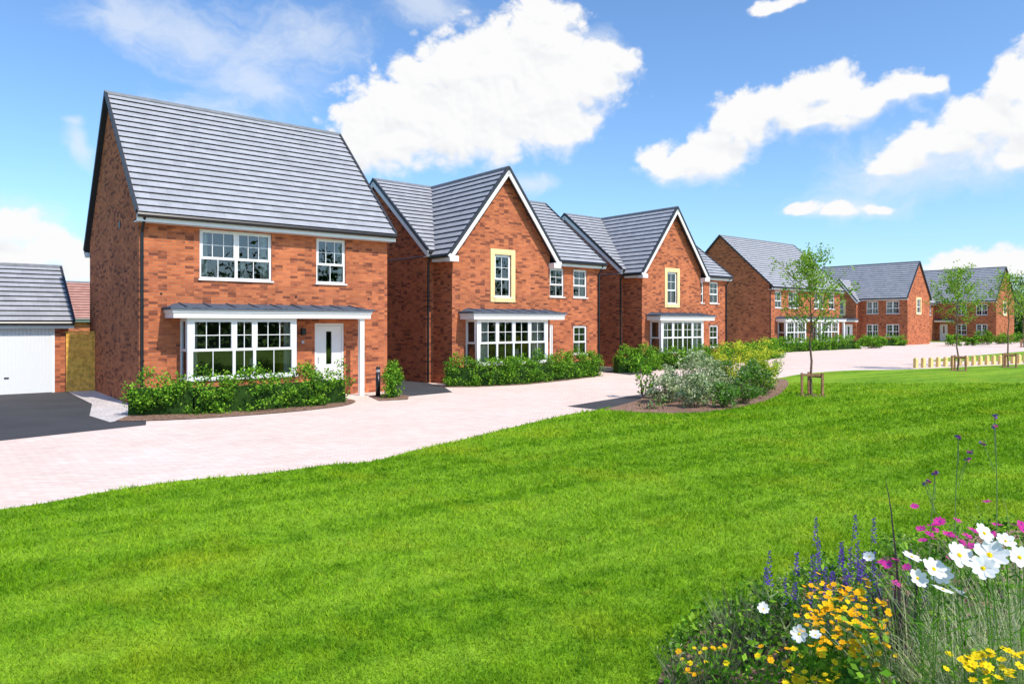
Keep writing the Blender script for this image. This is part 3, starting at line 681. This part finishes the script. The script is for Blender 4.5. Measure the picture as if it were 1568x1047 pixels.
for (x,y,z,rr) in [(1.75,3.1,1.10,.045),(1.82,3.1,1.14,.05),(1.83,3.05,1.07,.045),(1.93,3.1,1.2,.064),(2.06,3.1,1.2,.064),(2.07,3.15,1.28,.05),(2.0,3.05,1.16,.05),(1.92,3.1,1.04,.045),(2.19,3.1,1.19,.05),(1.78,3.2,1.16,.04),(1.88,3.15,1.10,.045),(2.13,3.1,1.26,.04),(1.33,3.8,.69,.03),(1.44,3.6,.645,.04),(1.99,4.0,.9,.035),(1.5,3.55,.66,.035)]:
    f=FV(['lf_m','p_white','p_yel']); hd=(x,y,z)
    b=base_near(x+.05,y,.08); f.stem(b,hd,.005,0,(R(-.05,.05),R(-.05,.05),0))
    f.flower(hd,(R(-.6,.35),R(-.9,0),R(.4,1.)),rr*R(.9,1.1),8,1,2,cup=R(.1,.55),wid=.95)
    for q in range(40):
        t=R(.2,.9); p=np.array(b)*(1-t)+np.array(hd)*t; f.blade(p,p+np.array([R(-.1,.1),R(-.1,.1),R(0,.09)]),.005,0,seg=1)
    f.done('cosmos_plant')
for i in range(44):
    x=R(1.6,2.45); y=3.9+R(0,.9)+(x-1.6)*.3; z=R(.42,.86)+.10*(x-1.6)
    f=FV(['lf_g','p_vio']); b=base_near(x,y,.12); f.stem(b,(x,y,z),.005,0,(R(-.04,.04),0,0)); L=R(.10,.22)
    for k in range(30):
        t=k/30; zz=z-L*(1-t); a=k*2.4+R(-.4,.4); r=.02*(1-.6*t)*R(.6,1.2)
        p=np.array([x+math.cos(a)*r*.4,y+math.sin(a)*r*.4,zz]); o=np.array([math.cos(a)*r,math.sin(a)*r,.012]); sd=np.array([-math.sin(a),math.cos(a),0])*.009
        f.quad(p,p+o*.6+sd,p+o,p+o*.6-sd,1)
    for k in range(14):
        t=R(.05,.7); p=np.array([x,y,z*t]); f.blade(p,p+np.array([R(-.08,.08),R(-.08,.08),R(.0,.07)]),.016,0,seg=1)
    f.done('salvia_plant')
def clumpflowers(name,pts,mats,rad,petals,cnt,spread,cup=.2):
    for (x,y,z) in pts:
        f=FV(mats)
        for i in range(cnt):
            c=(x+random.gauss(0,spread),y+random.gauss(0,spread),z+random.gauss(0,spread*.45)); f.flower(c,(R(-.5,.4),R(-.8,.2),1),rad*R(.7,1.15),petals,1 if random.random()<.7 else 2,3 if len(mats)>3 else None,cup)
            f.blade((c[0]+R(-.03,.03),c[1]+R(-.03,.03),max(.02,z-.35)),c,.005,0,seg=1)
        for q in range(90):
            p=np.array([x+random.gauss(0,spread),y+random.gauss(0,spread),R(.05,1)*z*.93]); f.blade(p,p+np.array([R(-.06,.06),R(-.06,.06),R(-.01,.06)]),.014,0,seg=1)
        f.done(name)
clumpflowers('marigold_plant',[(1.62,3.75,.68),(1.78,3.7,.68),(1.7,3.5,.64),(1.85,3.85,.76),(1.55,3.55,.60),(1.72,3.85,.74)],['lf_m','p_ora','p_yel','p_ora'],.018,6,32,.075)
clumpflowers('yellow_daisy_plant',[(1.95,3.0,.77),(2.05,3.0,.80),(1.5,3.4,.5),(1.42,3.5,.46)],['lf_m','p_yel','p_yel','p_ora'],.02,7,20,.06)
clumpflowers('yellow_daisy_plant',[(1.3,3.7,.50),(1.15,3.95,.40),(.98,4.05,.26),(1.03,4.15,.28)],['lf_m','p_yel','p_ora','p_ora'],.018,6,6,.05)
clumpflowers('magenta_cosmos_plant',[(2.2,3.85,1.04),(2.35,3.9,1.1),(2.55,3.85,1.04),(2.75,3.95,1.08),(2.05,3.9,.9),(2.45,4.2,1.0),(2.65,3.8,1.12)],['lf_m','p_mag','p_mag','p_vio'],.03,8,5,.10,.3)
for (x,y,z) in [(2.42,3.6,1.73),(2.30,3.7,1.61),(2.15,3.65,1.44),(2.62,3.6,1.5)]:
    f=FV(['lf_g','p_vio','p_mag']); b=base_near(x,y,.08)
    f.stem(b,(x,y,z),.0055,0,(R(-.1,.1),0,0))
    hs=[(x,y,z)]+[(x+R(-.06,.06),y+R(-.05,.05),z-R(.04,.14)) for _ in range(2)]
    for hd in hs:
        f.stem((x,y,hd[2]-.14),hd,.004,0)
        for q in range(10): f.flower((hd[0]+R(-.011,.011),hd[1]+R(-.011,.011),hd[2]+R(-.008,.010)),(R(-1,1),R(-1,1),1),.007,4,1+(q%3==0),None)
    f.done('verbena_plant')
def tuft(x,y,n,h_,w,mats,name='ornamental_grass',spread=.6):
    f=FV(mats)
    for i in range(n):
        a=R(0,6.28); l=h_*R(.6,1.1); o=R(.1,spread)*l
        b=(x+R(-.05,.05),y+R(-.05,.05),.02); f.blade(b,(x+math.cos(a)*o,y+math.sin(a)*o,l*R(.55,1)),w,0 if random.random()<.6 else 1,(0,0,l*.35),4)
    f.done(name)
for (x,y,hh_) in [(2.3,3.5,1.0),(2.6,3.7,1.05),(2.9,4.0,1.1),(2.15,3.35,.95),(2.5,4.2,.95),(1.95,3.6,.92),(3.3,4.4,1.05),(2.45,3.3,1.0),(2.3,3.1,.95),(2.0,3.25,.85),(2.15,2.95,.9)]: tuft(x,y,240,hh_,.0065,['straw','lf_g'])
for (x,y,hh_) in [(2.16,3.9,1.25),(2.1,3.95,1.1),(2.9,4.1,1.2)]: tuft(x,y,9,hh_,.03,['lf_pur','lf_pur'],'purple_leaf_plant',.25)
cs=[];cs2=[];cs3=[]
for i in range(460):
    x=R(.8,4.2);y=R(2.7,6.6)
    if inpoly(np.array([x]),np.array([y]),fbed)[0]:
        dd=min(math.hypot(x-p[0],y-p[1]) for p in fbed[:-1]); z=min(.12+dd*.55,.64)*R(.3,1)
        (cs if i%5<3 else (cs2 if i%5==3 else cs3)).append((x,y,z))
leafcloud('bed_foliage',cs,.07,60,.045,['lf_d','lf_m','lf_l'],(.5,.4,.1),(.1,.5,.4))
leafcloud('bed_foliage',cs2,.07,60,.03,['lf_g','lf_m','straw'],(.5,.3,.2),(.4,.2,.4),asp=.3)
leafcloud('bed_foliage',cs3,.06,60,.025,['lf_pur','lf_g','lf_m'],(.5,.3,.2),(.4,.4,.2),asp=.3)
for (x,y) in [(1.12,4.0),(1.25,4.3),(1.4,4.55),(1.55,4.6),(1.0,4.1),(1.75,4.9),(1.9,5.1),(1.5,4.9)]:
    f=FV(['lf_pur','lf_g'])
    for i in range(150):
        a=R(0,6.28);l=R(.15,.40); f.blade((x+R(-.05,.05),y+R(-.05,.05),.02),(x+math.cos(a)*l*.6,y+math.sin(a)*l*.6,l),.006,i%2,seg=2)
    f.done('heather_plant')
f=FV(['lf_d','lf_d','redstem'])
for i in range(14):
    a=i*.55; x,y=1.68,3.25; l=R(.40,.60); tp=(x+math.cos(a)*.15,y+math.sin(a)*.15,l); f.blade((x,y,.02),tp,.016,2,seg=2)
    f.flower((tp[0],tp[1],tp[2]),(math.cos(a)*.5,math.sin(a)*.5-.4,.8),.06,5,i%2,None,.5)
f.done('chard_plant')

# ------------------------------------------------------------ clouds (mesh far away, per-vertex density, shaded undersides painted into the vertex colour)
def perlin(x,y,seed):
    r=np.random.default_rng(seed); pt=r.permutation(256); pt=np.concatenate([pt,pt]); ga=r.random(256)*2*np.pi
    xi=np.floor(x).astype(int); yi=np.floor(y).astype(int); xf=x-xi; yf=y-yi; xi&=255; yi&=255
    u=xf*xf*xf*(xf*(xf*6-15)+10); v=yf*yf*yf*(yf*(yf*6-15)+10)
    def g(ix,iy,dx,dy):
        a=ga[pt[(pt[ix&255]+iy)&255]]; return np.cos(a)*dx+np.sin(a)*dy
    n0=g(xi,yi,xf,yf)*(1-u)+g(xi+1,yi,xf-1,yf)*u; n1=g(xi,yi+1,xf,yf-1)*(1-u)+g(xi+1,yi+1,xf-1,yf-1)*u
    return (n0*(1-v)+n1*v)*1.4
def fbm(x,y,sc,octv,seed,gain=.5,bil=False):
    s=0;a=1;t=0; cr,sr=math.cos(.7),math.sin(.7)
    for o in range(octv):
        n=perlin(x*sc+o*17.3,y*sc+o*9.1,seed+o)
        if bil: n=np.abs(n)*2-.55
        s=s+n*a; t+=a; a*=gain; sc*=2.03; x,y=x*cr-y*sr,x*sr+y*cr
    return s/t
def sstep(a,b,x):
    t=np.clip((x-a)/(b-a),0,1); return t*t*(3-2*t)
NA,NH=1560,560
AZ,HV=np.meshgrid(np.linspace(-.86,.86,NA),np.linspace(.012,.56,NH))
def conv(b):
    a=math.atan(b[0]); c=math.cos(a); return (a,b[1]*c,b[2]*c*c,b[3]*c)
hard=[(-.19,.255,.070,.055),(-.155,.30,.080,.065),(-.09,.35,.085,.06),(-.02,.355,.105,.08),(.04,.40,.07,.065),(.06,.33,.095,.07),(.115,.335,.06,.045),(.06,.27,.06,.04),(-.07,.26,.15,.05),(-.02,.30,.12,.06),(.15,.36,.035,.025),
(.215,.215,.05,.028),(.27,.235,.075,.042),(.32,.275,.07,.045),(.375,.30,.075,.045),(.437,.335,.05,.042),(.49,.305,.07,.036),(.55,.325,.05,.03),(.585,.34,.03,.02),(.43,.285,.08,.03),
(.70,.345,.05,.055),(.66,.29,.075,.045),(.60,.25,.085,.035),(.54,.22,.07,.025),(.75,.29,.08,.065),(.72,.24,.08,.045),
(.40,.157,.025,.010),(.45,.158,.04,.014),(.51,.16,.03,.010),(.62,.085,.06,.022),(.70,.085,.08,.03),(.36,.445,.05,.012),
(-.70,.135,.07,.035),(-.64,.10,.06,.03),(-.72,.09,.07,.05),(-.58,.075,.05,.028),(-.75,.40,.03,.01)]
soft=[(-.44,.40,.14,.07),(-.52,.42,.09,.05),(-.36,.34,.11,.055),(-.60,.25,.022,.025),(-.605,.28,.02,.012),(.60,.23,.16,.06),(.52,.20,.10,.03),(.12,.38,.06,.04),(-.12,.45,.07,.04),(.02,.20,.05,.015),(-.28,.40,.08,.05),(-.4,.28,.10,.03),(.46,.158,.09,.022),(-.68,.13,.1,.05)]
w1=fbm(AZ,HV,9,5,11); w2=fbm(AZ,HV,9,5,31)
PX=AZ+w1*.032; PY=HV+w2*.024
def fld(bl,k=5.):
    s=0
    for b in bl:
        a,h_,rx,ry=conv(b); s=s+np.exp(k*(1-np.minimum(np.sqrt(((PX-a)/rx)**2+((PY-h_)/ry)**2),3)))
    return np.log(s+1e-9)/k
QX=AZ+w2*.012; QY=HV*1.15+w1*.012
F=fld(hard); Bn=fbm(QX,QY,17,6,51,.56,True); Fn=fbm(AZ,HV,34,5,71,.6)
Dn=np.clip(F,-2,.8)+.50*Bn+.28*Fn
def shift(A,dy,dx=0):
    B=np.roll(A,(-dy,-dx),(0,1)); return B
bot=np.clip((shift(F,14)-F)*1.6,0,1)
al=sstep(-.06,1,(Dn+.02)/(.34+1.1*bot))
lo=np.clip(shift(F,26,10)-F,-.3,.8); Bm=fbm(QX,QY,17,3,51,.5,True); hi=shift(Bm,6,3)-Bm
sh=np.clip(.05+.50*lo+.38*hi,0,1)*sstep(.1,.8,Dn+.1)
Sf=fld(soft,4.); wisp=fbm(AZ*.8+w1*.08,HV*1.6+w2*.1,11,7,91,.62)
a2=.62*sstep(.0,1.15,Sf+.9*wisp+.15)
A=1-(1-al)*(1-a2); edge_fade=sstep(.86,.78,np.abs(AZ))*sstep(.56,.50,HV)
A=A*edge_fade; A[A<.012]=0
wgt=(al/(al+a2*(1-al)+1e-6))[...,None]
col=(np.array([1.,1.,1.])*(1-sh[...,None])+np.array([.60,.67,.78])*sh[...,None])*wgt+np.array([.88,.93,1.0])*(1-wgt)
RR=1400.; vx=np.stack([np.sin(AZ)*RR,np.cos(AZ)*RR,HV*RR],-1).reshape(-1,3)
idx=np.arange(NA*NH).reshape(NH,NA); Am=np.maximum.reduce([A[:-1,:-1],A[1:,:-1],A[:-1,1:],A[1:,1:]])>0
q=np.stack([idx[:-1,:-1],idx[:-1,1:],idx[1:,1:],idx[1:,:-1]],-1)[Am]
used=np.zeros(NA*NH,bool); used[q.ravel()]=True; remap=np.cumsum(used)-1; q=remap[q]
me=D.meshes.new('clouds'); vv=vx[used]
me.vertices.add(len(vv)); me.vertices.foreach_set('co',vv.astype(np.float32).ravel())
me.loops.add(q.size); me.loops.foreach_set('vertex_index',q.astype(np.int32).ravel())
me.polygons.add(len(q)); me.polygons.foreach_set('loop_start',np.arange(0,q.size,4,dtype=np.int32)); me.update(calc_edges=True)
at=me.color_attributes.new('cloud','FLOAT_COLOR','POINT')
at.data.foreach_set('color',np.concatenate([col.reshape(-1,3)[used],A.reshape(-1,1)[used]],1).astype(np.float32).ravel())
m=D.materials.new('cloud'); m.use_nodes=True; nt=m.node_tree; nt.nodes.clear()
an_=nt.nodes.new('ShaderNodeAttribute'); an_.attribute_name='cloud'
em=nt.nodes.new('ShaderNodeEmission'); nt.links.new(an_.outputs['Color'],em.inputs[0]); em.inputs[1].default_value=.98
tp=nt.nodes.new('ShaderNodeBsdfTransparent'); ms=nt.nodes.new('ShaderNodeMixShader'); oo=nt.nodes.new('ShaderNodeOutputMaterial')
nt.links.new(an_.outputs['Alpha'],ms.inputs[0]); nt.links.new(tp.outputs[0],ms.inputs[1]); nt.links.new(em.outputs[0],ms.inputs[2]); nt.links.new(ms.outputs[0],oo.inputs[0])
try: m.cycles.emission_sampling='NONE'
except Exception as ex: print(ex)
me.materials.append(m); link(D.objects.new('sky_clouds',me))

# ------------------------------------------------------------ world
SD=Vector((.72,-.69,0)).normalized(); EL=math.radians(49)
S=Vector((SD.x*math.cos(EL),SD.y*math.cos(EL),math.sin(EL)))
wd=D.worlds.new('World'); scn.world=wd; wd.use_nodes=True; nt=wd.node_tree; nt.nodes.clear()
sky=nt.nodes.new('ShaderNodeTexSky'); sky.sky_type='NISHITA'; sky.sun_disc=False
sky.sun_elevation=EL; sky.sun_rotation=math.atan2(SD.x,SD.y); sky.air_density=1.0; sky.dust_density=.8; sky.ozone_density=2.0
skc=mix(nt,1,sky.outputs[0],(1.0,1.27,1.52),'MULTIPLY')
bg=nt.nodes.new('ShaderNodeBackground'); bg.inputs[1].default_value=.145; nt.links.new(skc,bg.inputs[0])
ow=nt.nodes.new('ShaderNodeOutputWorld'); nt.links.new(bg.outputs[0],ow.inputs[0])
sl=D.lights.new('sun','SUN'); sl.energy=4.5; sl.angle=math.radians(.55); sl.color=(1,.94,.84)
so=link(D.objects.new('sun',sl)); so.rotation_euler=S.to_track_quat('Z','Y').to_euler(); so.location=(20,-20,30)

# ------------------------------------------------------------ camera
cam=D.cameras.new('camera'); co=link(D.objects.new('camera',cam)); co.location=(0,0,2.2); co.rotation_euler=(math.radians(90),0,0)
cam.lens=25.25; cam.sensor_width=36; cam.shift_y=-.0182; cam.clip_end=4000; cam.clip_start=.05
scn.camera=co
scn.view_settings.view_transform='Standard'; scn.view_settings.look='None'; scn.view_settings.exposure=0
